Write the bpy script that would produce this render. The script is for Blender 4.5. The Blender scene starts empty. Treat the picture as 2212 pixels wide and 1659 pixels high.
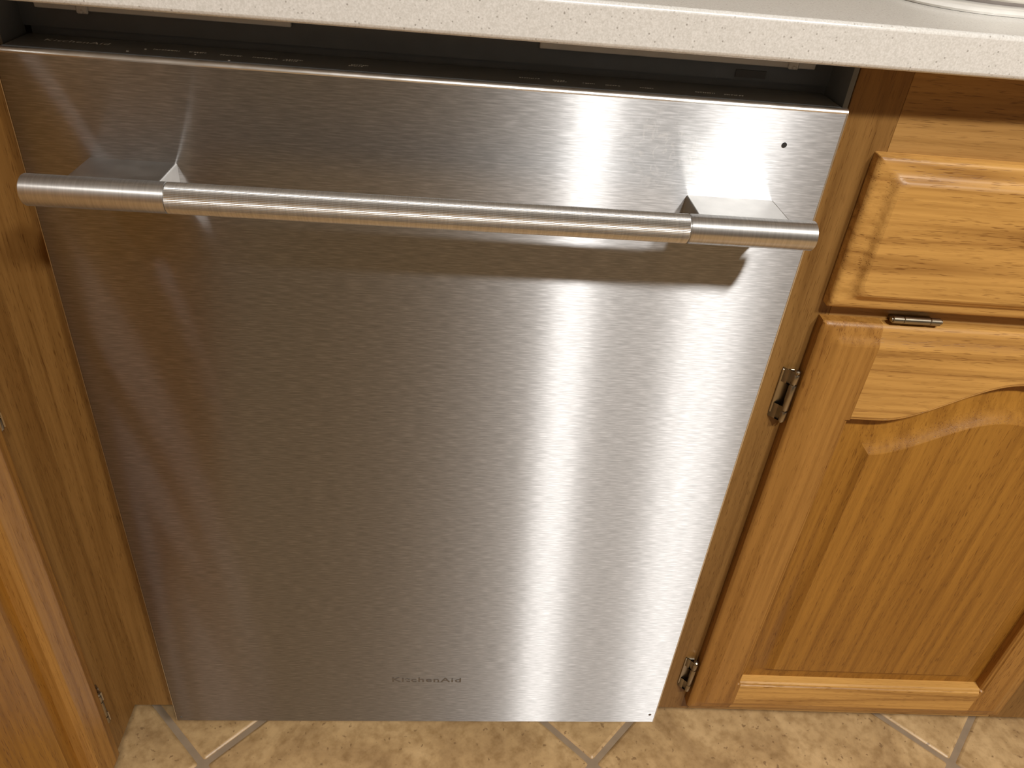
import bpy, bmesh, math, random
from mathutils import Vector, Matrix

random.seed(7)
scene = bpy.context.scene
COL = scene.collection

# ------------------------------------------------------------------ camera
W, H, F = 2212.0, 1659.0, 1681.8
CAM_POS = (0.3111097, -0.57270915, 0.99361078)
R = ((0.9954, -0.0484, 0.0827), (0.0406, -0.5690, -0.8213), (0.0868, 0.8209, -0.5644))
r0 = Vector(R[0]).normalized()
r2 = Vector(R[2]); r2 = (r2 - r0 * r2.dot(r0)).normalized()
r1 = r2.cross(r0)
cam_data = bpy.data.cameras.new('camera')
cam_data.sensor_fit = 'HORIZONTAL'
cam_data.sensor_width = 36.0
cam_data.lens = 36.0 * F / W
cam_data.clip_start = 0.01
cam = bpy.data.objects.new('camera', cam_data)
COL.objects.link(cam)
up, back = -r1, -r2
cam.matrix_world = Matrix(((r0.x, up.x, back.x, CAM_POS[0]),
                           (r0.y, up.y, back.y, CAM_POS[1]),
                           (r0.z, up.z, back.z, CAM_POS[2]),
                           (0, 0, 0, 1)))
scene.camera = cam

# ------------------------------------------------------------------ world, lamps, exposure
world = bpy.data.worlds.new('world')
scene.world = world
world.use_nodes = True
bg = world.node_tree.nodes['Background']
bg.inputs[0].default_value = (0.80, 0.72, 0.62, 1)
bg.inputs[1].default_value = 0.03
scene.view_settings.view_transform = 'Standard'
scene.view_settings.look = 'None'
scene.view_settings.gamma = 1.0
scene.view_settings.use_curve_mapping = False
scene.view_settings.exposure = 0.0


def ceiling_lamp(name, x, y, size, power, color):
    ld = bpy.data.lights.new(name, 'AREA')
    ld.shape = 'DISK'
    ld.size = size
    ld.energy = power
    ld.color = color
    ob = bpy.data.objects.new(name, ld)
    ob.location = (x, y, 2.425)
    COL.objects.link(ob)
    return ob


WARM = (1.0, 0.975, 0.935)
ceiling_lamp('ceiling_lamp', 0.785, -1.50, 0.17, 36, WARM)
ceiling_lamp('ceiling_lamp', 1.33, -1.50, 0.30, 48, WARM)

# ------------------------------------------------------------------ node helpers
def new_mat(name):
    m = bpy.data.materials.new(name)
    m.use_nodes = True
    nt = m.node_tree
    return m, nt, nt.nodes['Principled BSDF']


def N(nt, kind, **kw):
    n = nt.nodes.new(kind)
    for k, v in kw.items():
        setattr(n, k, v)
    return n


def L(nt, a, b):
    nt.links.new(a, b)


def ramp(nt, fac, stops, interp='LINEAR'):
    r = N(nt, 'ShaderNodeValToRGB')
    r.color_ramp.interpolation = interp
    els = r.color_ramp.elements
    while len(els) > 1:
        els.remove(els[-1])
    els[0].position, els[0].color = stops[0][0], (*stops[0][1], 1)
    for p, c in stops[1:]:
        e = els.new(p)
        e.color = (*c, 1)
    L(nt, fac, r.inputs[0])
    return r.outputs[0]


def mixc(nt, fac, a, b, mode='MIX'):
    m = N(nt, 'ShaderNodeMix', data_type='RGBA', blend_type=mode)
    for sock, v in ((m.inputs[0], fac), (m.inputs[6], a), (m.inputs[7], b)):
        if isinstance(v, (int, float)):
            sock.default_value = v
        elif isinstance(v, tuple):
            sock.default_value = (*v, 1)
        else:
            L(nt, v, sock)
    return m.outputs[2]


def coords(nt, scale, jitter=True):
    tc = N(nt, 'ShaderNodeTexCoord')
    src = tc.outputs['Object']
    if jitter:
        oi = N(nt, 'ShaderNodeObjectInfo')
        mul = N(nt, 'ShaderNodeVectorMath', operation='MULTIPLY_ADD')
        comb = N(nt, 'ShaderNodeCombineXYZ')
        for i in range(3):
            L(nt, oi.outputs['Random'], comb.inputs[i])
        L(nt, comb.outputs[0], mul.inputs[0])
        mul.inputs[1].default_value = (7.3, 5.1, 9.7)
        L(nt, src, mul.inputs[2])
        src = mul.outputs[0]
    mp = N(nt, 'ShaderNodeMapping')
    mp.inputs['Scale'].default_value = scale
    L(nt, src, mp.inputs['Vector'])
    return mp.outputs[0], src


def noise(nt, vec, scale=1.0, detail=3.0, rough=0.5, dist=0.0):
    n = N(nt, 'ShaderNodeTexNoise')
    n.inputs['Scale'].default_value = scale
    n.inputs['Detail'].default_value = detail
    n.inputs['Roughness'].default_value = rough
    n.inputs['Distortion'].default_value = dist
    L(nt, vec, n.inputs['Vector'])
    return n.outputs['Fac']


def bump(nt, height, strength, dist):
    b = N(nt, 'ShaderNodeBump')
    b.inputs['Strength'].default_value = strength
    b.inputs['Distance'].default_value = dist
    L(nt, height, b.inputs['Height'])
    return b.outputs[0]


# ------------------------------------------------------------------ materials
def oak(name, axis, light=(0.47, 0.235, 0.058), dark=(0.25, 0.098, 0.018), figure=0.75):
    """honey oak, grain running along axis 0 (x) or 2 (z) or 1 (y)"""
    m, nt, bs = new_mat(name)
    along, across = 1.0, 1.0

    def sc(a, c):
        s = [c, c, c]
        s[axis] = a
        return tuple(s)
    v1, _ = coords(nt, sc(0.7, 17))
    n1 = noise(nt, v1, 1.0, 2.0, 0.5, 0.35)
    # growth-ring figure: folded low-frequency noise gives cathedral bands
    mul = N(nt, 'ShaderNodeMath', operation='MULTIPLY')
    L(nt, n1, mul.inputs[0]); mul.inputs[1].default_value = 7.0
    fr = N(nt, 'ShaderNodeMath', operation='PINGPONG')
    L(nt, mul.outputs[0], fr.inputs[0]); fr.inputs[1].default_value = 0.5
    v2, _ = coords(nt, sc(7, 240))
    fib = noise(nt, v2, 1.0, 3.0, 0.6)
    v3, _ = coords(nt, sc(75, 1100))
    pore = noise(nt, v3, 1.0, 1.0, 0.5)
    base = mixc(nt, ramp(nt, fr.outputs[0], [(0.0, (1.0,) * 3), (0.08, (0.62,) * 3), (0.24, (0.2,) * 3), (0.5, (0.0,) * 3)]), light, dark)
    base = mixc(nt, 1.0 - figure, base, light)
    fibc = ramp(nt, fib, [(0.3, (0.78, 0.74, 0.68)), (0.55, (1.0, 1.0, 1.0)), (0.75, (1.10, 1.10, 1.12))])
    base = mixc(nt, 1.0, base, fibc, 'MULTIPLY')
    # pores cluster in the early-wood bands
    pm = ramp(nt, pore, [(0.60, (0.0,) * 3), (0.70, (1.0,) * 3)])
    band = ramp(nt, fr.outputs[0], [(0.0, (1.0,) * 3), (0.3, (0.55,) * 3), (0.5, (0.18,) * 3)])
    pmask = mixc(nt, 1.0, pm, band, 'MULTIPLY')
    base = mixc(nt, pmask, base, (dark[0] * 0.72, dark[1] * 0.66, dark[2] * 0.6))
    v4, _ = coords(nt, sc(2.0, 5.0))
    tone = ramp(nt, noise(nt, v4, 1.0, 2.0), [(0.3, (0.9, 0.86, 0.82)), (0.7, (1.06, 1.06, 1.06))])
    base = mixc(nt, 1.0, base, tone, 'MULTIPLY')
    L(nt, base, bs.inputs['Base Color'])
    bs.inputs['Roughness'].default_value = 0.40
    bs.inputs['Specular IOR Level'].default_value = 0.33
    inv = N(nt, 'ShaderNodeMath', operation='SUBTRACT')
    inv.inputs[0].default_value = 1.0
    L(nt, pmask, inv.inputs[1])
    L(nt, bump(nt, inv.outputs[0], 0.25, 0.0006), bs.inputs['Normal'])
    return m


OAK_X = oak('oak_grain_across', 0, light=(0.57, 0.315, 0.085), dark=(0.29, 0.135, 0.030))
OAK_Z = oak('oak_grain_upright', 2, light=(0.385, 0.19, 0.042), dark=(0.25, 0.108, 0.020), figure=0.55)
OAK_PANEL = oak('oak_panel', 2, light=(0.355, 0.165, 0.024), dark=(0.235, 0.098, 0.013), figure=0.6)

OAK_FRAME_SHADED_Z = oak('oak_frame_upright_shaded', 2, light=(0.25, 0.130, 0.036), dark=(0.165, 0.078, 0.018), figure=0.6)  # upright oak darkened; shade on stiles and filler put into the colour
OAK_FRAME_SHADED_X = oak('oak_frame_across_shaded', 0, light=(0.40, 0.225, 0.070), dark=(0.22, 0.110, 0.030))  # rail oak darkened; shade under the counter put into the colour


def plain(name, color, rough=0.5, metal=0.0, spec=0.5):
    m, nt, bs = new_mat(name)
    v, _ = coords(nt, (60, 60, 60))
    n = noise(nt, v, 1.0, 3.0)
    c = ramp(nt, n, [(0.3, tuple(k * 0.92 for k in color)), (0.7, tuple(min(1, k * 1.06) for k in color))])
    L(nt, c, bs.inputs['Base Color'])
    rr = ramp(nt, n, [(0.3, (rough * 0.92,) * 3), (0.7, (min(1, rough * 1.08),) * 3)])
    L(nt, rr, bs.inputs['Roughness'])
    bs.inputs['Metallic'].default_value = metal
    bs.inputs['Specular IOR Level'].default_value = spec
    return m


def steel_brushed():
    """cross-brushed sheet: very smooth along the brush lines, very rough across them"""
    m, nt, bs = new_mat('brushed_stainless_steel')
    out = nt.nodes['Material Output']
    nt.nodes.remove(bs)
    v, src = coords(nt, (70, 300, 900), jitter=False)
    n = noise(nt, v, 1.0, 2.0, 0.55)
    v2, _ = coords(nt, (14, 300, 2600), jitter=False)
    n2 = noise(nt, v2, 1.0, 2.0, 0.5)
    c = ramp(nt, n, [(0.28, (0.37, 0.37, 0.375)), (0.5, (0.455, 0.455, 0.46)), (0.72, (0.59, 0.59, 0.60))])
    tg = N(nt, 'ShaderNodeTangent', direction_type='UV_MAP', uv_map='UVMap')
    add = N(nt, 'ShaderNodeMath', operation='ADD')
    L(nt, n, add.inputs[0]); L(nt, n2, add.inputs[1])
    nrm = bump(nt, add.outputs[0], 0.05, 0.0003)
    prev = None
    for rough, aniso, fac in ((0.335, -0.865, None), (0.43, -0.66, 0.68)):
        g = N(nt, 'ShaderNodeBsdfAnisotropic', distribution='GGX')
        L(nt, c, g.inputs['Color'])
        g.inputs['Roughness'].default_value = rough
        g.inputs['Anisotropy'].default_value = aniso
        L(nt, tg.outputs[0], g.inputs['Tangent'])
        L(nt, nrm, g.inputs['Normal'])
        if prev is None:
            prev = g.outputs[0]
        else:
            mx = N(nt, 'ShaderNodeMixShader')
            mx.inputs[0].default_value = fac
            L(nt, prev, mx.inputs[1]); L(nt, g.outputs[0], mx.inputs[2])
            prev = mx.outputs[0]
    # greasy finger smudges on the right, above the handle
    tc = N(nt, 'ShaderNodeTexCoord')
    ds = N(nt, 'ShaderNodeVectorMath', operation='DISTANCE')
    L(nt, tc.outputs['Object'], ds.inputs[0])
    ds.inputs[1].default_value = (0.165, 0.0, 0.818)
    spot = ramp(nt, ds.outputs['Value'], [(0.012, (1.0,) * 3), (0.040, (0.0,) * 3)])
    blot = ramp(nt, noise(nt, tc.outputs['Object'], 130, 3.0, 0.6, 1.5), [(0.52, (0.0,) * 3), (0.66, (0.30,) * 3)])
    sm = mixc(nt, 1.0, spot, blot, 'MULTIPLY')
    df = N(nt, 'ShaderNodeBsdfDiffuse')
    df.inputs['Color'].default_value = (0.75, 0.74, 0.72, 1)
    mx = N(nt, 'ShaderNodeMixShader')
    L(nt, sm, mx.inputs[0]); L(nt, prev, mx.inputs[1]); L(nt, df.outputs[0], mx.inputs[2])
    L(nt, mx.outputs[0], out.inputs['Surface'])
    return m




def steel_turned(name, color, rough, aniso):
    """lathe-turned bar: highlight drawn out along the bar, tight around it"""
    m, nt, bs = new_mat(name)
    out = nt.nodes['Material Output']
    nt.nodes.remove(bs)
    v, _ = coords(nt, (900, 60, 60))
    c = ramp(nt, noise(nt, v, 1.0, 2.0), [(0.3, tuple(k * 0.9 for k in color)), (0.7, tuple(k * 1.08 for k in color))])
    tg = N(nt, 'ShaderNodeTangent', direction_type='RADIAL', axis='X')
    g = N(nt, 'ShaderNodeBsdfAnisotropic', distribution='GGX')
    L(nt, c, g.inputs['Color'])
    g.inputs['Roughness'].default_value = rough
    g.inputs['Anisotropy'].default_value = aniso
    L(nt, tg.outputs[0], g.inputs['Tangent'])
    g2 = N(nt, 'ShaderNodeBsdfAnisotropic', distribution='GGX')
    L(nt, c, g2.inputs['Color'])
    g2.inputs['Roughness'].default_value = 0.60
    g2.inputs['Anisotropy'].default_value = 0.35
    L(nt, tg.outputs[0], g2.inputs['Tangent'])
    mx = N(nt, 'ShaderNodeMixShader')
    mx.inputs[0].default_value = 0.45
    L(nt, g.outputs[0], mx.inputs[1]); L(nt, g2.outputs[0], mx.inputs[2])
    L(nt, mx.outputs[0], out.inputs['Surface'])
    return m


STEEL = steel_brushed()
SATIN = steel_turned('satin_turned_steel', (0.70, 0.685, 0.66), 0.37, 0.62)
GRIP_STEEL = steel_turned('knurled_steel', (0.70, 0.68, 0.645), 0.37, 0.62)
POST_STEEL = plain('cast_satin_steel', (0.66, 0.645, 0.62), 0.33, 1.0)
LIP_STEEL = plain('bright_folded_steel', (0.80, 0.79, 0.77), 0.30, 1.0)
HAZED_BLACK = plain('black_plastic_hazed', (0.14, 0.145, 0.147), 0.42)  # black raised to dark grey, some lens haze mixed into the colour
HAZED_GLOSS_BLACK = plain('gloss_black_console_hazed', (0.15, 0.155, 0.158), 0.32)  # console black likewise lifted to grey for lens haze
DARK = plain('dark_cavity', (0.02, 0.018, 0.016), 0.8)
PRINT = plain('pale_print', (0.82, 0.83, 0.84), 0.6)
ETCH = plain('etched_grey', (0.16, 0.14, 0.12), 0.5, 0.4)
TAPE = plain('pale_edge_strip', (0.74, 0.71, 0.66), 0.5)
BRONZE = plain('antique_nickel', (0.33, 0.285, 0.215), 0.30, 1.0)
STICKER = plain('faded_sticker', (0.10, 0.10, 0.10), 0.6)
WALLPAINT = plain('warm_wall_paint', (0.36, 0.30, 0.235), 0.85)
CEILPAINT = plain('ceiling_paint', (0.58, 0.555, 0.52), 0.9)
PORCELAIN = plain('white_enamel', (0.84, 0.82, 0.77), 0.12)
CREAM = plain('cream_enamel', (0.74, 0.70, 0.63), 0.2)
TAUPE = plain('taupe_ring', (0.22, 0.19, 0.17), 0.6)


def quartz():
    m, nt, bs = new_mat('speckled_quartz')
    v, src = coords(nt, (1, 1, 1), jitter=False)
    vo = N(nt, 'ShaderNodeTexVoronoi')
    vo.inputs['Scale'].default_value = 420
    L(nt, src, vo.inputs['Vector'])
    sep = N(nt, 'ShaderNodeSeparateColor')
    L(nt, vo.outputs['Color'], sep.inputs[0])
    pick = ramp(nt, sep.outputs[0], [(0.80, (0.0,) * 3), (0.84, (0.5,) * 3), (0.97, (1.0,) * 3)])
    dotm = ramp(nt, vo.outputs['Distance'], [(0.14, (1.0,) * 3), (0.34, (0.0,) * 3)])
    mask = mixc(nt, 1.0, pick, dotm, 'MULTIPLY')
    grain = ramp(nt, noise(nt, src, 800, 2.0), [(0.35, (0.635, 0.615, 0.57)), (0.6, (0.73, 0.71, 0.67)), (0.8, (0.80, 0.785, 0.745))])
    c = mixc(nt, mask, grain, (0.36, 0.335, 0.30))
    L(nt, c, bs.inputs['Base Color'])
    bs.inputs['Roughness'].default_value = 0.16
    return m


QUARTZ = quartz()


def tile_mat():
    m, nt, bs = new_mat('travertine_look_tile')
    v, src = coords(nt, (1, 1, 1))
    n1 = noise(nt, src, 9, 6.0, 0.62, 0.8)
    n2 = noise(nt, src, 70, 4.0, 0.6)
    n3 = noise(nt, src, 120, 2.0, 0.5)
    c = ramp(nt, n1, [(0.30, (0.36, 0.22, 0.098)), (0.5, (0.52, 0.335, 0.155)), (0.7, (0.66, 0.445, 0.22))])
    f = ramp(nt, n2, [(0.3, (0.72, 0.68, 0.62)), (0.55, (1.0,) * 3), (0.8, (1.12, 1.12, 1.1))])
    c = mixc(nt, 1.0, c, f, 'MULTIPLY')
    pit = ramp(nt, n3, [(0.66, (0.0,) * 3), (0.72, (0.75,) * 3)])
    c = mixc(nt, pit, c, (0.22, 0.128, 0.058))
    L(nt, c, bs.inputs['Base Color'])
    bs.inputs['Roughness'].default_value = 0.38
    L(nt, bump(nt, n2, 0.2, 0.001), bs.inputs['Normal'])
    return m


TILE = tile_mat()
GROUT = plain('grout', (0.30, 0.215, 0.135), 0.9)

# ------------------------------------------------------------------ mesh helpers
def empty(name, loc, rotz=0.0):
    o = bpy.data.objects.new(name, None)
    o.empty_display_size = 0.05
    o.location = loc
    o.rotation_euler = (0, 0, rotz)
    COL.objects.link(o)
    return o


def tag(o, label=None, cat=None, group=None, kind=None):
    for k, v in (('label', label), ('category', cat), ('group', group), ('kind', kind)):
        if v:
            o[k] = v
    return o


def obj(name, bm, mat, parent=None, smooth=True, uv=False, flat=True):
    """bm is in the parent's own coordinates"""
    bmesh.ops.recalc_face_normals(bm, faces=bm.faces)
    if uv:
        lay = bm.loops.layers.uv.new('UVMap')
        bm.normal_update()
        for f in bm.faces:
            for lp in f.loops:
                c = lp.vert.co
                lp[lay].uv = (c.y, c.x) if abs(f.normal.z) > 0.7 else ((c.z, c.x) if abs(f.normal.y) > 0.5 else (c.z, c.y))
    me = bpy.data.meshes.new(name)
    bm.to_mesh(me)
    bm.free()
    me.materials.append(mat)
    if smooth:
        me.set_sharp_from_angle(angle=math.radians(34))
        for p in me.polygons:
            # big flat sides keep their own normal, rounded edges shade smoothly
            p.use_smooth = not (flat and max(abs(k) for k in p.normal) > 0.99999)
    o = bpy.data.objects.new(name, me)
    COL.objects.link(o)
    if parent:
        o.parent = parent
    return o


def add_bm(dst, src):
    me = bpy.data.meshes.new('tmp')
    src.to_mesh(me)
    src.free()
    dst.from_mesh(me)
    bpy.data.meshes.remove(me)


def box(bm, x0, x1, y0, y1, z0, z1, bev=0.0, seg=2, sel=None):
    b = bmesh.new()
    vs = [b.verts.new(p) for p in ((x0, y0, z0), (x1, y0, z0), (x1, y1, z0), (x0, y1, z0),
                                   (x0, y0, z1), (x1, y0, z1), (x1, y1, z1), (x0, y1, z1))]
    for q in ((0, 3, 2, 1), (4, 5, 6, 7), (0, 1, 5, 4), (1, 2, 6, 5), (2, 3, 7, 6), (3, 0, 4, 7)):
        b.faces.new([vs[i] for i in q])
    if bev > 0:
        es = [e for e in b.edges if sel is None or sel(e)]
        bmesh.ops.bevel(b, geom=es, offset=bev, segments=seg, profile=0.5, affect='EDGES')
    add_bm(bm, b)
    return bm


def nbox(*a, **k):
    return box(bmesh.new(), *a, **k)


def rings(bm, loops, cap0=True, cap1=True):
    vv = [[bm.verts.new(p) for p in lp] for lp in loops]
    n = len(vv[0])
    for a, b in zip(vv, vv[1:]):
        for i in range(n):
            j = (i + 1) % n
            bm.faces.new((a[i], a[j], b[j], b[i]))
    if cap0:
        bm.faces.new(vv[0])
    if cap1:
        bm.faces.new(list(reversed(vv[-1])))
    return bm


def cyl(bm, axis, c, prof, n=24):
    """lathe along axis (0,1,2): prof = [(offset, radius)]"""
    loops = []
    for off, r in prof:
        lp = []
        for i in range(n):
            a = 2 * math.pi * i / n
            p = [0, 0, 0]
            p[axis] = c[axis] + off
            p[(axis + 1) % 3] = c[(axis + 1) % 3] + r * math.cos(a)
            p[(axis + 2) % 3] = c[(axis + 2) % 3] + r * math.sin(a)
            lp.append(p)
        loops.append(lp)
    return rings(bm, loops)


def rrect(x0, x1, z0, z1, r, k=6):
    pts = []
    for cx, cz, a0 in ((x1 - r, z0 + r, -90), (x1 - r, z1 - r, 0), (x0 + r, z1 - r, 90), (x0 + r, z0 + r, 180)):
        for i in range(k + 1):
            a = math.radians(a0 + 90 * i / k)
            pts.append((cx + r * math.cos(a), cz + r * math.sin(a)))
    return pts


def interp(tab, x):
    if x <= tab[0][0]:
        return tab[0][1]
    for (a, b), (c, d) in zip(tab, tab[1:]):
        if x <= c:
            return b + (d - b) * (x - a) / (c - a)
    return tab[-1][1]


def heightfield(bm, cols, d_back=0.0):
    """cols: list of columns, each a list of (x, z, d); d = how far it stands out (-y). Adds skirt and back."""
    V = [[bm.verts.new((x, -d, z)) for x, z, d in c] for c in cols]
    for a, b in zip(V, V[1:]):
        for i in range(len(a) - 1):
            bm.faces.new((a[i], b[i], b[i + 1], a[i + 1]))
    rim = [c[0] for c in V] + V[-1][1:] + [c[-1] for c in reversed(V[:-1])] + list(reversed(V[0][1:-1]))
    bk = [bm.verts.new((v.co.x, -d_back, v.co.z)) for v in rim]
    n = len(rim)
    for i in range(n):
        j = (i + 1) % n
        bm.faces.new((rim[i], bk[i], bk[j], rim[j]))
    bm.faces.new(bk)
    return bm


# ------------------------------------------------------------------ room shell
XL, XR, YB, YF, ZC = -0.68, 2.9, 0.62, -3.3, 2.44
tag(obj('wall_back', nbox(XL - 0.1, XR + 0.1, YB, YB + 0.1, -0.02, ZC), WALLPAINT), kind='structure')
tag(obj('wall_left', nbox(XL - 0.1, XL, YF, YB, -0.02, ZC), WALLPAINT), kind='structure')
tag(obj('wall_right', nbox(XR, XR + 0.1, YF, YB, -0.02, ZC), WALLPAINT), kind='structure')
tag(obj('ceiling', nbox(XL - 0.1, XR + 0.1, YF, YB + 0.1, ZC, ZC + 0.1), CEILPAINT), kind='structure')
floor = tag(obj('floor', nbox(XL - 0.1, XR + 0.1, YF, YB + 0.1, -0.06, -0.0025), GROUT), kind='structure')

# diamond-laid floor tiles, every tile its own piece of the floor
DIAG = 0.506
PITCH = DIAG / math.sqrt(2)
half = (PITCH - 0.0085) / 2
tbm = bmesh.new()
lp0 = rrect(-half, half, -half, half, 0.003, 2)
ins = rrect(-half + 0.0035, half - 0.0035, -half + 0.0035, half - 0.0035, 0.003, 2)
ins2 = rrect(-half + 0.001, half - 0.001, -half + 0.001, half - 0.001, 0.003, 2)
rings(tbm, [[(x, y, -0.008) for x, y in lp0], [(x, y, -0.0022) for x, y in lp0],
            [(x, y, -0.0008) for x, y in ins2], [(x, y, 0.0) for x, y in ins]])
tile0 = obj('tile', tbm, TILE, floor)
tile0.rotation_euler = (0, 0, math.radians(45))
first = True
for iy in range(-13, 3):
    for ix in range(-3, 7):
        x = 0.0236 + DIAG * ix + (DIAG / 2 if iy % 2 == 0 else 0.0)
        y = -0.0127 - DIAG / 2 + DIAG / 2 * (iy + 1)
        if not (XL + 0.2 < x < XR - 0.2 and YF + 0.3 < y < 0.3):
            continue
        t = tile0 if first else tile0.copy()
        if not first:
            COL.objects.link(t)
        first = False
        t.location = (x, y, random.uniform(-0.0004, 0.0))
        t.rotation_euler = (0, 0, math.radians(45 + 90 * random.randrange(4)))

# ------------------------------------------------------------------ oak cabinets
TH = 0.0195
EDGE = [(0.0, 0.0105), (0.0015, 0.0128), (0.004, 0.0142), (0.009, 0.0150), (0.0135, 0.0166), (0.017, 0.0188), (0.020, TH)]
STN = [p[0] for p in EDGE]


def door_arch(x, x0, x1, zlow, zpeak):
    """cathedral curve under the top rail"""
    c, hw = (x0 + x1) / 2, (x1 - x0) / 2
    t = abs(x - c) / hw
    t = min(1.0, t / 0.80)
    s = 0.5 + 0.5 * math.cos(math.pi * t)
    return zlow + (zpeak - zlow) * (s ** 0.92)


def make_hinge(name, parent, bx, d, z0, z1, fx, back):
    """surface hinge: leaf on the face frame, curled knuckles round a pin; back = frame plane (y local)"""
    b = bmesh.new()
    sgn = -1 if fx < bx else 1
    ln = z1 - z0
    r = 0.0034
    # leaf
    box(b, min(fx, bx), max(fx, bx), back - 0.0016, back, z0 + ln * 0.1, z1 - ln * 0.05, 0.0005, 1)
    # curl from leaf to barrel
    for a, c in ((0.02, 0.30), (0.72, 0.98)):
        loops = []
        for zz in (z0 + ln * a, z0 + ln * c):
            lp = []
            pts = [(fx, back), (fx - sgn * 0.004, back - 0.004), (bx + sgn * 0.0055, -d + 0.004), (bx + sgn * 0.002, -d - 0.002)]
            up_ = [(p[0] + 0.0012, p[1] - 0.0012) for p in reversed(pts)]
            lp = [(p[0], p[1], zz) for p in pts + up_]
            loops.append(lp)
        rings(b, loops)
    # knuckles and pin
    g = ln * 0.012
    for a, c in ((0.0, 0.22), (0.22, 0.74), (0.74, 0.94)):
        cyl(b, 2, (bx, -d, 0), [(z0 + ln * a + g, r * 0.9), (z0 + ln * a + g + 0.0006, r), (z0 + ln * c - g - 0.0006, r), (z0 + ln * c - g, r * 0.9)], 16)
    cyl(b, 2, (bx, -d, 0), [(z0 - 0.001, r * 0.55), (z1 - 0.004, r * 0.6), (z1 - 0.003, r * 0.85), (z1 - 0.001, r * 0.9), (z1, r * 0.5)], 14)
    return obj(name, b, BRONZE, parent, flat=False)


def make_door(parent, x0, x1, z0, z1, hinge_side=-1, hinges=(), y=0.0):
    """cathedral raised-panel door; y = plane of its back; returns the door part"""
    sw = 0.054
    xi0, xi1 = x0 + sw, x1 - sw
    zb = z0 + 0.0605
    zlow, zpeak = z1 - 0.101, z1 - 0.053
    BEAD = [(0.0, 0.0150), (0.0012, 0.0172), (0.0028, 0.0180), (0.0036, 0.0176), (0.0045, 0.0190), (0.006, TH)]
    # centre panel with coved, raised field
    bm = bmesh.new()
    n = 40

    def loop(ix, zbot, zl, zp, ex0, ex1, d):
        pts = [(ex0, -d, zbot), (ex1, -d, zbot), (ex1, -d, door_arch(ex1, xi0, xi1, zl, zp))]
        for i in range(1, n):
            x = ex1 + (ex0 - ex1) * i / n
            pts.append((x, -d, door_arch(x, xi0, xi1, zl, zp)))
        pts.append((ex0, -d, door_arch(ex0, xi0, xi1, zl, zp)))
        return pts
    outer = loop(0, zb - 0.004, zlow + 0.004, zpeak + 0.004, xi0 - 0.004, xi1 + 0.004, 0)
    inner = loop(0, zb + 0.0285, zlow - 0.041, zpeak - 0.043, xi0 + 0.034, xi1 - 0.030, 0)
    prof = [(0.0, 0.0056), (0.15, 0.0057), (0.45, 0.0068), (0.70, 0.0094), (0.88, 0.0138), (0.97, 0.0168), (1.0, 0.0175)]
    lps = [[(p[0], y - 0.002, p[2]) for p in outer]]
    for t, d in prof:
        lps.append([(a[0] + (b[0] - a[0]) * t, y - d, a[2] + (b[2] - a[2]) * t) for a, b in zip(outer, inner)])
    rings(bm, lps)
    door = obj('cabinet_door', bm, OAK_PANEL, parent)
    # stiles
    for side in (0, 1):
        s = bmesh.new()
        xs = STN + [sw - 0.006 - 0.02, sw - 0.006, sw - 0.0045, sw - 0.0036, sw - 0.0028, sw - 0.0012, sw]
        zs = [z0 + q for q in STN] + [z1 - q for q in reversed(STN)]
        cols = []
        for xx in xs:
            col = []
            for zz in zs:
                d = min(interp(EDGE, xx), interp(EDGE, zz - z0), interp(EDGE, z1 - zz))
                if zb < zz < zlow or True:
                    d = min(d, interp(BEAD, sw - xx) if zb - 0.001 < zz < zlow + 0.001 else d)
                col.append((x0 + xx if side == 0 else x1 - xx, zz, d - y))
            cols.append(col)
        # rows at the ends of the inside bead
        extra = []
        for c, xx in zip(cols, xs):
            new = []
            for (px, pz, pd) in c:
                new.append((px, pz, pd))
            xd = min(interp(EDGE, xx), TH)
            bd = min(xd, interp(BEAD, sw - xx))
            px = c[0][0]
            k = len(STN)
            new[k:k] = [(px, zb - 0.0015, xd - y), (px, zb, bd - y), (px, zlow, bd - y), (px, zlow + 0.0015, xd - y)]
            extra.append(new)
        heightfield(s, extra, -y)
        obj('stile', s, OAK_Z, door)
    # top rail with the arch
    s = bmesh.new()
    cols = []
    nx = 48
    for i in range(nx + 1):
        x = xi0 + (xi1 - xi0) * i / nx
        za = door_arch(x, xi0, xi1, zlow, zpeak)
        col = [(x, za + q, d - y) for q, d in BEAD]
        for q in reversed(STN):
            col.append((x, z1 - q, interp(EDGE, q) - y))
        cols.append(col)
    heightfield(s, cols, -y)
    obj('rail', s, OAK_X, door)
    # bottom rail
    s = bmesh.new()
    cols = []
    for i in range(7):
        x = xi0 + (xi1 - xi0) * i / 6
        col = [(x, z0 + q, d - y) for q, d in EDGE]
        for q, d in reversed(BEAD):
            col.append((x, zb - q, d - y))
        cols.append(col)
    heightfield(s, cols, -y)
    obj('rail', s, OAK_X, door)
    for hz0, hz1 in hinges:
        hx = x0 - 0.0050 if hinge_side < 0 else x1 + 0.0050
        make_hinge('hinge', door, hx, 0.0075 - y, hz0, hz1, hx - 0.0115 if hinge_side < 0 else hx + 0.0115, y)
    return door


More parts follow.
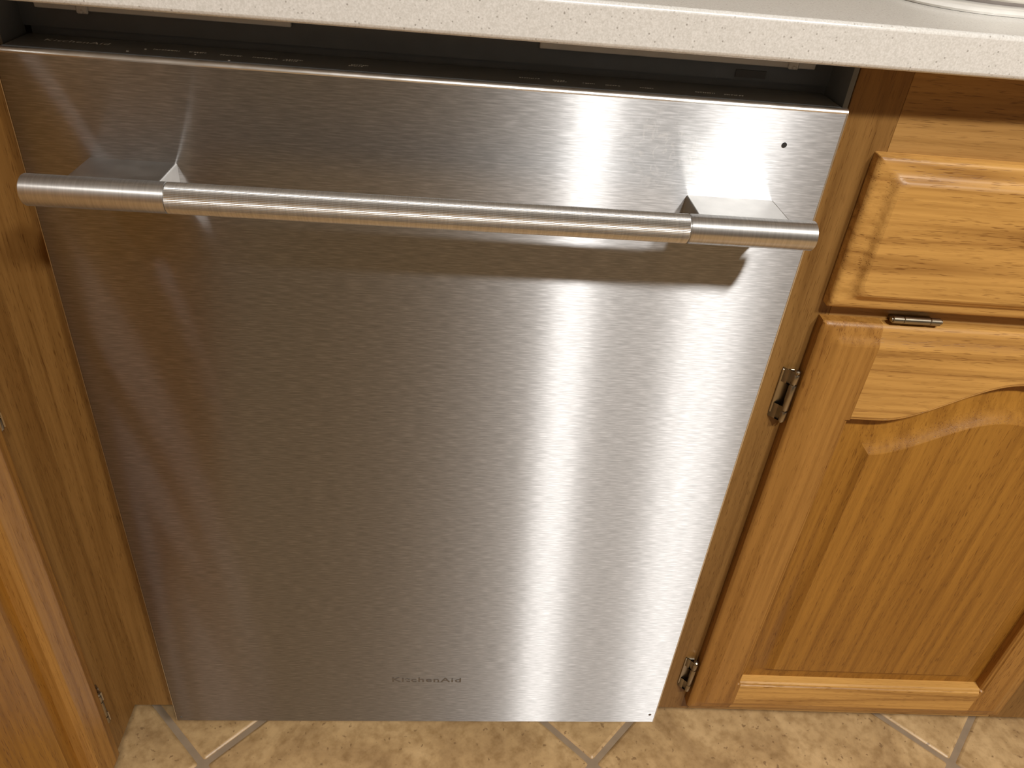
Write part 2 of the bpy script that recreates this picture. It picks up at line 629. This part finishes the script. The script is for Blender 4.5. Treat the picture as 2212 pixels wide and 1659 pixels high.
def make_drawer_front(parent, x0, x1, z0, z1, hinge=None):
    bm = bmesh.new()
    P = [(0.0, 0.0), (0.0, 0.0085), (0.0012, 0.0110), (0.0032, 0.0124), (0.006, 0.0129), (0.0100, 0.0134), (0.0130, 0.0144), (0.0152, 0.0160), (0.0170, 0.0183), (0.0184, 0.0196), (0.0205, 0.0203)]
    loops = []
    for ins_, d in P:
        rr = 0.0012 + max(0.0, ins_ - 0.008) * 0.7
        loops.append([(x, -d, z) for x, z in rrect(x0 + ins_, x1 - ins_, z0 + ins_ * 0.9, z1 - ins_ * 0.95, rr, 5)])
    rings(bm, loops)
    dr = obj('drawer_front', bm, OAK_X, parent)
    if hinge:
        b = bmesh.new()
        hx0, hx1, hz, hd = hinge
        ln = hx1 - hx0
        for a, c in ((0.03, 0.24), (0.245, 0.76), (0.765, 0.97)):
            cyl(b, 0, (0, -hd, hz), [(hx0 + ln * a, 0.0030), (hx0 + ln * a + 0.0005, 0.0034), (hx0 + ln * c - 0.0005, 0.0034), (hx0 + ln * c, 0.0030)], 16)
        cyl(b, 0, (0, -hd, hz), [(hx0, 0.0022), (hx1, 0.0022)], 12)
        box(b, hx0 + 0.004, hx1 - 0.004, -hd + 0.001, 0.0, hz - 0.0030, hz - 0.0018)
        obj('hinge', b, BRONZE, dr)
    return dr


ZT = 0.8895      # underside of the countertop
ZK = 0.0850      # bottom of the face frames

# --- sink base cabinet to the right of the dishwasher (slightly out of line with it)
sink_cab = empty('sink_base_cabinet', (0.606, 0.015, 0.0), math.radians(-1.5))
tag(sink_cab, 'honey oak sink base cabinet with arched raised-panel door right of the dishwasher', 'cabinet')
CW = 0.968
obj('frame_stile', nbox(0.0, 0.0412, 0.0, 0.019, ZK, ZT, 0.0006, 1), OAK_FRAME_SHADED_Z, sink_cab)
obj('frame_stile', nbox(0.4545, 0.5155, 0.0, 0.019, ZK, ZT, 0.0006, 1), OAK_FRAME_SHADED_Z, sink_cab)
obj('frame_stile', nbox(CW - 0.041, CW, 0.0, 0.019, ZK, ZT, 0.0006, 1), OAK_FRAME_SHADED_Z, sink_cab)
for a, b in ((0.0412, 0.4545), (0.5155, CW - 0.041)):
    obj('frame_rail', nbox(a, b, 0.0002, 0.019, 0.806, ZT, 0.0004, 1), OAK_FRAME_SHADED_X, sink_cab)
    obj('frame_rail', nbox(a, b, 0.0002, 0.019, 0.664, 0.706, 0.0004, 1), OAK_FRAME_SHADED_X, sink_cab)
    obj('frame_rail', nbox(a, b, 0.0002, 0.019, ZK, 0.122, 0.0004, 1), OAK_FRAME_SHADED_X, sink_cab)
bm = bmesh.new()
box(bm, 0.0005, 0.013, 0.019, 0.575, ZK, 0.70)
box(bm, CW - 0.013, CW, 0.019, 0.575, ZK, 0.70)
box(bm, 0.013, CW - 0.013, 0.019, 0.575, ZK, ZK + 0.013)
box(bm, 0.013, CW - 0.013, 0.563, 0.575, ZK, 0.70)
obj('cabinet_box', bm, DARK, sink_cab)
obj('toe_kick', nbox(0.0, CW, 0.075, 0.090, 0.0005, ZK), OAK_X, sink_cab)
make_drawer_front(sink_cab, 0.0315, 0.4510, 0.6915, 0.8240, hinge=(0.0905, 0.1365, 0.6845, 0.0125))
make_drawer_front(sink_cab, 0.5190, 0.9385, 0.6915, 0.8240)
make_door(sink_cab, 0.0325, 0.4510, 0.1075, 0.6785, -1, ((0.1350, 0.1930), (0.5650, 0.6230)))
make_door(sink_cab, 0.5190, 0.9375, 0.1075, 0.6785, 1, ((0.1350, 0.1930), (0.5650, 0.6230)))

# --- corner cabinet on the left, facing right, with the filler beside the dishwasher
left_cab = empty('corner_cabinet', (-0.0535, 0.0, 0.0), math.radians(90))
tag(left_cab, 'honey oak cabinet left of the dishwasher, seen edge-on at the inside corner', 'cabinet')
obj('frame_stile', nbox(-0.086, 0.0152, 0.0, 0.019, ZK, ZT, 0.0005, 1), OAK_FRAME_SHADED_Z, left_cab)
obj('frame_stile', nbox(-0.56, -0.455, 0.0, 0.019, ZK, ZT, 0.0006, 1), OAK_FRAME_SHADED_Z, left_cab)
obj('frame_rail', nbox(-0.455, -0.086, 0.0002, 0.019, 0.806, ZT), OAK_FRAME_SHADED_X, left_cab)
obj('frame_rail', nbox(-0.455, -0.086, 0.0002, 0.019, 0.664, 0.706), OAK_FRAME_SHADED_X, left_cab)
obj('frame_rail', nbox(-0.455, -0.086, 0.0002, 0.019, ZK, 0.122), OAK_FRAME_SHADED_X, left_cab)
bm = bmesh.new()
box(bm, -0.555, -0.543, 0.0195, 0.60, ZK, 0.88)
box(bm, -0.543, -0.004, 0.0195, 0.60, ZK, ZK + 0.012)
obj('cabinet_box', bm, DARK, left_cab)
obj('toe_kick', nbox(-0.56, 0.09, 0.060, 0.074, 0.0005, ZK), OAK_X, left_cab)
obj('corner_filler', nbox(0.0150, 0.0340, -0.0500, 0.019, ZK, ZT, 0.0004, 1), OAK_FRAME_SHADED_Z, left_cab)
make_drawer_front(left_cab, -0.4785, -0.0600, 0.6915, 0.8240)
make_door(left_cab, -0.4785, -0.0600, 0.1075, 0.6785, 1, ((0.1600, 0.2120), (0.5720, 0.6240)))

# ------------------------------------------------------------------ dishwasher
dw = empty('dishwasher', (0.3, 0.0, 0.0))
tag(dw, 'stainless steel dishwasher with a round bar handle under the white countertop', 'dishwasher')


def dobj(name, bm, mat, parent=None, **k):
    """bm in room coordinates -> part of the dishwasher"""
    bmesh.ops.translate(bm, verts=bm.verts, vec=(-0.3, 0, 0))
    return obj(name, bm, mat, parent or dw, **k)


PZ0, PZ1 = 0.0752, 0.8567
dobj('door_panel', nbox(0.0, 0.6, 0.0, 0.018, PZ0, PZ1 - 0.002, 0.0010, 2), STEEL, uv=True)
# folded bright lip along the top edge, ends mitred
bm = bmesh.new()
lps = []
for x, s in ((-0.0012, 0.25), (0.0004, 1.0), (0.5996, 1.0), (0.6014, 0.25)):
    lps.append([(x, 0.0035 + 0.0040 * s * math.cos(a), PZ1 - 0.0024 + 0.0024 * s * math.sin(a)) for a in [2 * math.pi * k / 14 for k in range(14)]])
rings(bm, lps)
dobj('top_lip', bm, LIP_STEEL, flat=False)
# rolled bright edge down the free side
for x in (0.5994,):
    bm = bmesh.new()
    cyl(bm, 2, (x, 0.0006, 0), [(PZ0 + 0.001, 0.0010), (PZ1 - 0.003, 0.0010)], 12)
    dobj('rolled_edge', bm, LIP_STEEL, flat=False)
# side returns
for x in (0.0, 0.6):
    dobj('side_return', nbox(x - 0.0006 if x == 0 else x - 0.0004, x + 0.0004 if x == 0 else x + 0.0006, 0.0008, 0.020, PZ0 + 0.001, PZ1 - 0.004), LIP_STEEL)
# control surface on the top edge of the door
console = dobj('control_console', nbox(0.0015, 0.5985, 0.0062, 0.050, 0.815, PZ1 - 0.0008, 0.0015, 2), HAZED_GLOSS_BLACK)
dobj('inner_door', nbox(0.003, 0.597, 0.0185, 0.046, 0.088, 0.814, 0.002, 1), HAZED_BLACK)
bm = bmesh.new()
box(bm, 0.004, 0.602, 0.052, 0.56, 0.10, 0.862)
box(bm, -0.0022, -0.0004, 0.017, 0.052, 0.088, 0.884)
box(bm, 0.6012, 0.6052, 0.0150, 0.052, 0.088, 0.8865)
box(bm, -0.0022, 0.6052, 0.050, 0.056, 0.861, 0.8865)
dobj('tub', bm, HAZED_BLACK)
dobj('toe_panel', nbox(0.003, 0.603, 0.068, 0.078, 0.002, 0.10), HAZED_BLACK)
# pale moisture strip under the worktop, in two runs with clips
dobj('edge_strip', nbox(0.012, 0.19, 0.0465, 0.0497, 0.8738, 0.8860, 0.0006, 1), TAPE)
dobj('edge_strip', nbox(0.372, 0.586, 0.0465, 0.0497, 0.8728, 0.8860, 0.0006, 1), TAPE)
for cx in (0.045, 0.568):
    bm = bmesh.new()
    box(bm, cx - 0.004, cx + 0.004, 0.0445, 0.0464, 0.8722, 0.8860, 0.0008, 1)
    cyl(bm, 1, (cx, 0, 0.8738), [(0.0432, 0.0010), (0.0446, 0.0015)], 12)
    dobj('mounting_clip', bm, TAPE)
dobj('data_sticker', nbox(0.5255, 0.5495, 0.0490, 0.0499, 0.8630, 0.8685), STICKER)


def text_mesh(body, bold=0.0, spacing=1.0):
    cu = bpy.data.curves.new('txt', 'FONT')
    cu.body = body
    cu.offset = bold
    cu.space_character = spacing
    cu.resolution_u = 3
    ob = bpy.data.objects.new('txt', cu)
    COL.objects.link(ob)
    dg = bpy.context.evaluated_depsgraph_get()
    dg.update()
    me = bpy.data.meshes.new_from_object(ob.evaluated_get(dg))
    bpy.data.objects.remove(ob)
    bm = bmesh.new()
    bm.from_mesh(me)
    bpy.data.meshes.remove(me)
    return bm


def fit_text(bm, x0, x1, h):
    xs = [v.co.x for v in bm.verts]
    ys = [v.co.y for v in bm.verts]
    sx = (x1 - x0) / (max(xs) - min(xs))
    sy = h / (max(ys) - min(ys))
    mx, my = min(xs), min(ys)
    for v in bm.verts:
        v.co = Vector((x0 + (v.co.x - mx) * sx, (v.co.y - my) * sy, 0))
    return bm


# maker's lettering low on the door (upright) and on the control strip (lying)
b = fit_text(text_mesh('KitchenAid', 0.012, 1.12), 0.2635, 0.3460, 0.0085)
for v in b.verts:
    v.co = Vector((v.co.x, -0.0003, 0.1582 + v.co.y))
dobj('lettering', b, ETCH, smooth=False)
b = fit_text(text_mesh('KitchenAid', 0.012, 1.12), 0.0215, 0.0650, 0.0062)
zt = PZ1 - 0.0008 + 0.00025
for v in b.verts:
    v.co = Vector((v.co.x, 0.0290 + v.co.y, zt))
dobj('lettering', b, PRINT, smooth=False)


def glyph_row(x0, x1, y, h):
    """a line of print too small to read: upright and crossing strokes of a fine legend"""
    bm = bmesh.new()
    x = x0
    while x < x1:
        w = random.uniform(0.0009, 0.0017)
        box(bm, x, x + 0.0004, y, y + h * random.uniform(0.7, 1.0), zt - 0.0002, zt)
        box(bm, x, min(x1, x + w), y + h * random.choice((0.0, 0.45, 0.8)), y + h * random.choice((0.2, 0.6, 1.0)) * 0.2 + h * 0.8 * 0.9, zt - 0.0002, zt - 0.00002)
        x += w + random.uniform(0.0004, 0.0008)
    return bm


def legend(*rows):
    bm = bmesh.new()
    for r in rows:
        add_bm(bm, glyph_row(*r))
    dobj('button_legend', bm, PRINT, smooth=False)


legend((0.0965, 0.1145, 0.0268, 0.0022))
legend((0.1210, 0.1330, 0.0268, 0.0022))
legend((0.1430, 0.1580, 0.0252, 0.0024))
legend((0.1655, 0.1825, 0.0250, 0.0024))
legend((0.1870, 0.1975, 0.0228, 0.0020), (0.1885, 0.2000, 0.0262, 0.0018))
legend((0.2335, 0.2435, 0.0220, 0.0020), (0.2350, 0.2470, 0.0254, 0.0018))
legend((0.3570, 0.3725, 0.0250, 0.0018))
legend((0.3830, 0.3920, 0.0216, 0.0018), (0.3820, 0.3910, 0.0248, 0.0016))
legend((0.4040, 0.4130, 0.0222, 0.0020))
legend((0.4210, 0.4320, 0.0216, 0.0016))
legend((0.4470, 0.4570, 0.0214, 0.0020))
legend((0.4890, 0.5040, 0.0204, 0.0026))
legend((0.5110, 0.5260, 0.0196, 0.0024))
for lx, ly, r in ((0.0825, 0.0165, 0.0011), (0.0915, 0.0260, 0.0009), (0.1268, 0.0215, 0.0007), (0.1525, 0.0115, 0.0010)):
    bm = bmesh.new()
    cyl(bm, 2, (lx, ly, 0), [(zt - 0.0004, r), (zt + 0.0001, r * 0.8)], 12)
    dobj('indicator_lamp', bm, PRINT)

# vent hole and the two bottom screws
bm = bmesh.new()
cyl(bm, 1, (0.5583, 0, 0.8278), [(-0.0004, 0.0018), (-0.0004, 0.00195), (0.004, 0.00195)], 20)
dobj('vent_hole', bm, DARK)
for sx, sz in ((0.5924, 0.0925), (0.0058, 0.0830)):
    bm = bmesh.new()
    cyl(bm, 1, (sx, 0, sz), [(-0.0009, 0.0006), (-0.0007, 0.0016), (0.0005, 0.0017)], 14)
    dobj('screw', bm, ETCH)

# handle: posts, end sleeves and a knurled middle
HY, HZ, HR = -0.050, 0.7775, 0.0108
bm = bmesh.new()
for x0, x1 in ((0.0235, 0.1172), (0.4826, 0.5768)):
    e = 0.0009
    cyl(bm, 0, (0, HY, HZ), [(x0, HR - e * 1.6), (x0 + e * 0.5, HR - e * 0.6), (x0 + e * 1.6, HR), (x1 - 0.0002, HR), (x1, HR - 0.0003)], 64)
cyl(bm, 0, (0, HY, HZ), [(0.110, HR - 0.0012), (0.490, HR - 0.0012)], 48)
handle = dobj('bar_handle', bm, SATIN, flat=False)
# knurled grip: fine ridges along the bar cut by closely spaced rings
bm = bmesh.new()
NR, PER = 60, 0.0024
gx0, gx1 = 0.1177, 0.4821
nper = int((gx1 - gx0) / PER)
loops = []
R1 = HR - 0.00005
for k in range(nper):
    xa = gx0 + (gx1 - gx0) * k / nper
    for off, cut in ((0.0, 1.0), (0.22, 0.0), (0.92, 0.0)):
        x = xa + off * PER
        lp = []
        for i in range(NR * 2):
            a = math.pi * i / NR
            rr = R1 - 0.00024 * (i % 2) - 0.000018 * cut
            lp.append((x, HY + rr * math.cos(a), HZ + rr * math.sin(a)))
        loops.append(lp)
rings(bm, loops)
dobj('knurled_grip', bm, GRIP_STEEL, handle, flat=False)
for x0, x1 in ((0.0470, 0.1095), (0.4921, 0.5625)):
    bm = bmesh.new()
    w = 0.0
    loops = []
    for y in (0.0002, -0.0380, HY):
        loops.append([(x, y, z) for x, z in rrect(x0, x1, 0.7560 if y > -0.03 else 0.7665, 0.7842, 0.0016, 4)])
    rings(bm, loops)
    dobj('handle_post', bm, POST_STEEL, handle)

# ------------------------------------------------------------------ countertop
ct = bmesh.new()
CY, CT, CB = -0.027, 0.9184, 0.8904
SX0, SX1, SY0, SY1 = 0.700, 1.440, 0.092, 0.520
front = lambda e: all(abs(v.co.y - CY) < 1e-6 for v in e.verts) and abs(e.verts[0].co.z - e.verts[1].co.z) < 1e-6
legf = lambda e: all(abs(v.co.x + 0.012) < 1e-6 for v in e.verts) and abs(e.verts[0].co.z - e.verts[1].co.z) < 1e-6
box(ct, -0.0120, 1.60, CY, SY0, CB, CT, 0.0032, 3, front)
box(ct, -0.0120, SX0, SY0, YB - 0.001, CB, CT)
box(ct, SX1, 1.60, SY0, YB - 0.001, CB, CT)
box(ct, SX0, SX1, SY1, YB - 0.001, CB, CT)
box(ct, XL + 0.001, -0.0120, -0.62, YB - 0.001, CB, CT, 0.0032, 3, legf)
tag(obj('countertop', ct, QUARTZ), 'off-white speckled quartz countertop running over the dishwasher', 'countertop')

# ------------------------------------------------------------------ sink
sink = empty('kitchen_sink', (1.07, 0.31, CT))
tag(sink, 'white drop-in sink with a rounded rim set in the speckled countertop', 'sink')
FLN = [(-0.026, 0.0002), (-0.0265, 0.0018), (-0.0245, 0.0038), (-0.020, 0.0046), (-0.004, 0.0048), (0.001, 0.0046), (0.001, 0.0002)]
LIP = [(0.0015, 0.0070), (0.0005, 0.0085), (0.0005, 0.0150), (0.0020, 0.0172), (0.0060, 0.0180), (0.0095, 0.0170), (0.0110, 0.0140),
       (0.0125, 0.0), (0.016, -0.02), (0.024, -0.15), (0.04, -0.175), (0.10, -0.182)]
DARK_RING = [(0.0015, 0.0040), (0.0015, 0.0074), (0.0050, 0.0074)]  # thin dark ring between the flange and the basin lip


def sink_part(name, prof, mat, cap):
    bm = bmesh.new()
    lps = []
    for ins_, z in prof:
        rr = max(0.02, 0.058 - max(0, ins_) * 0.2)
        lps.append([(x - 1.07, y - 0.31, z) for x, y in rrect(SX0 + ins_, SX1 - ins_, SY0 + ins_, SY1 - ins_, rr, 8)])
    rings(bm, lps, cap0=False, cap1=cap)
    return obj(name, bm, mat, sink, flat=False)


sink_part('flange', FLN, PORCELAIN, False)
sink_part('basin', LIP, CREAM, True)
sink_part('dark_ring', DARK_RING, TAUPE, False)
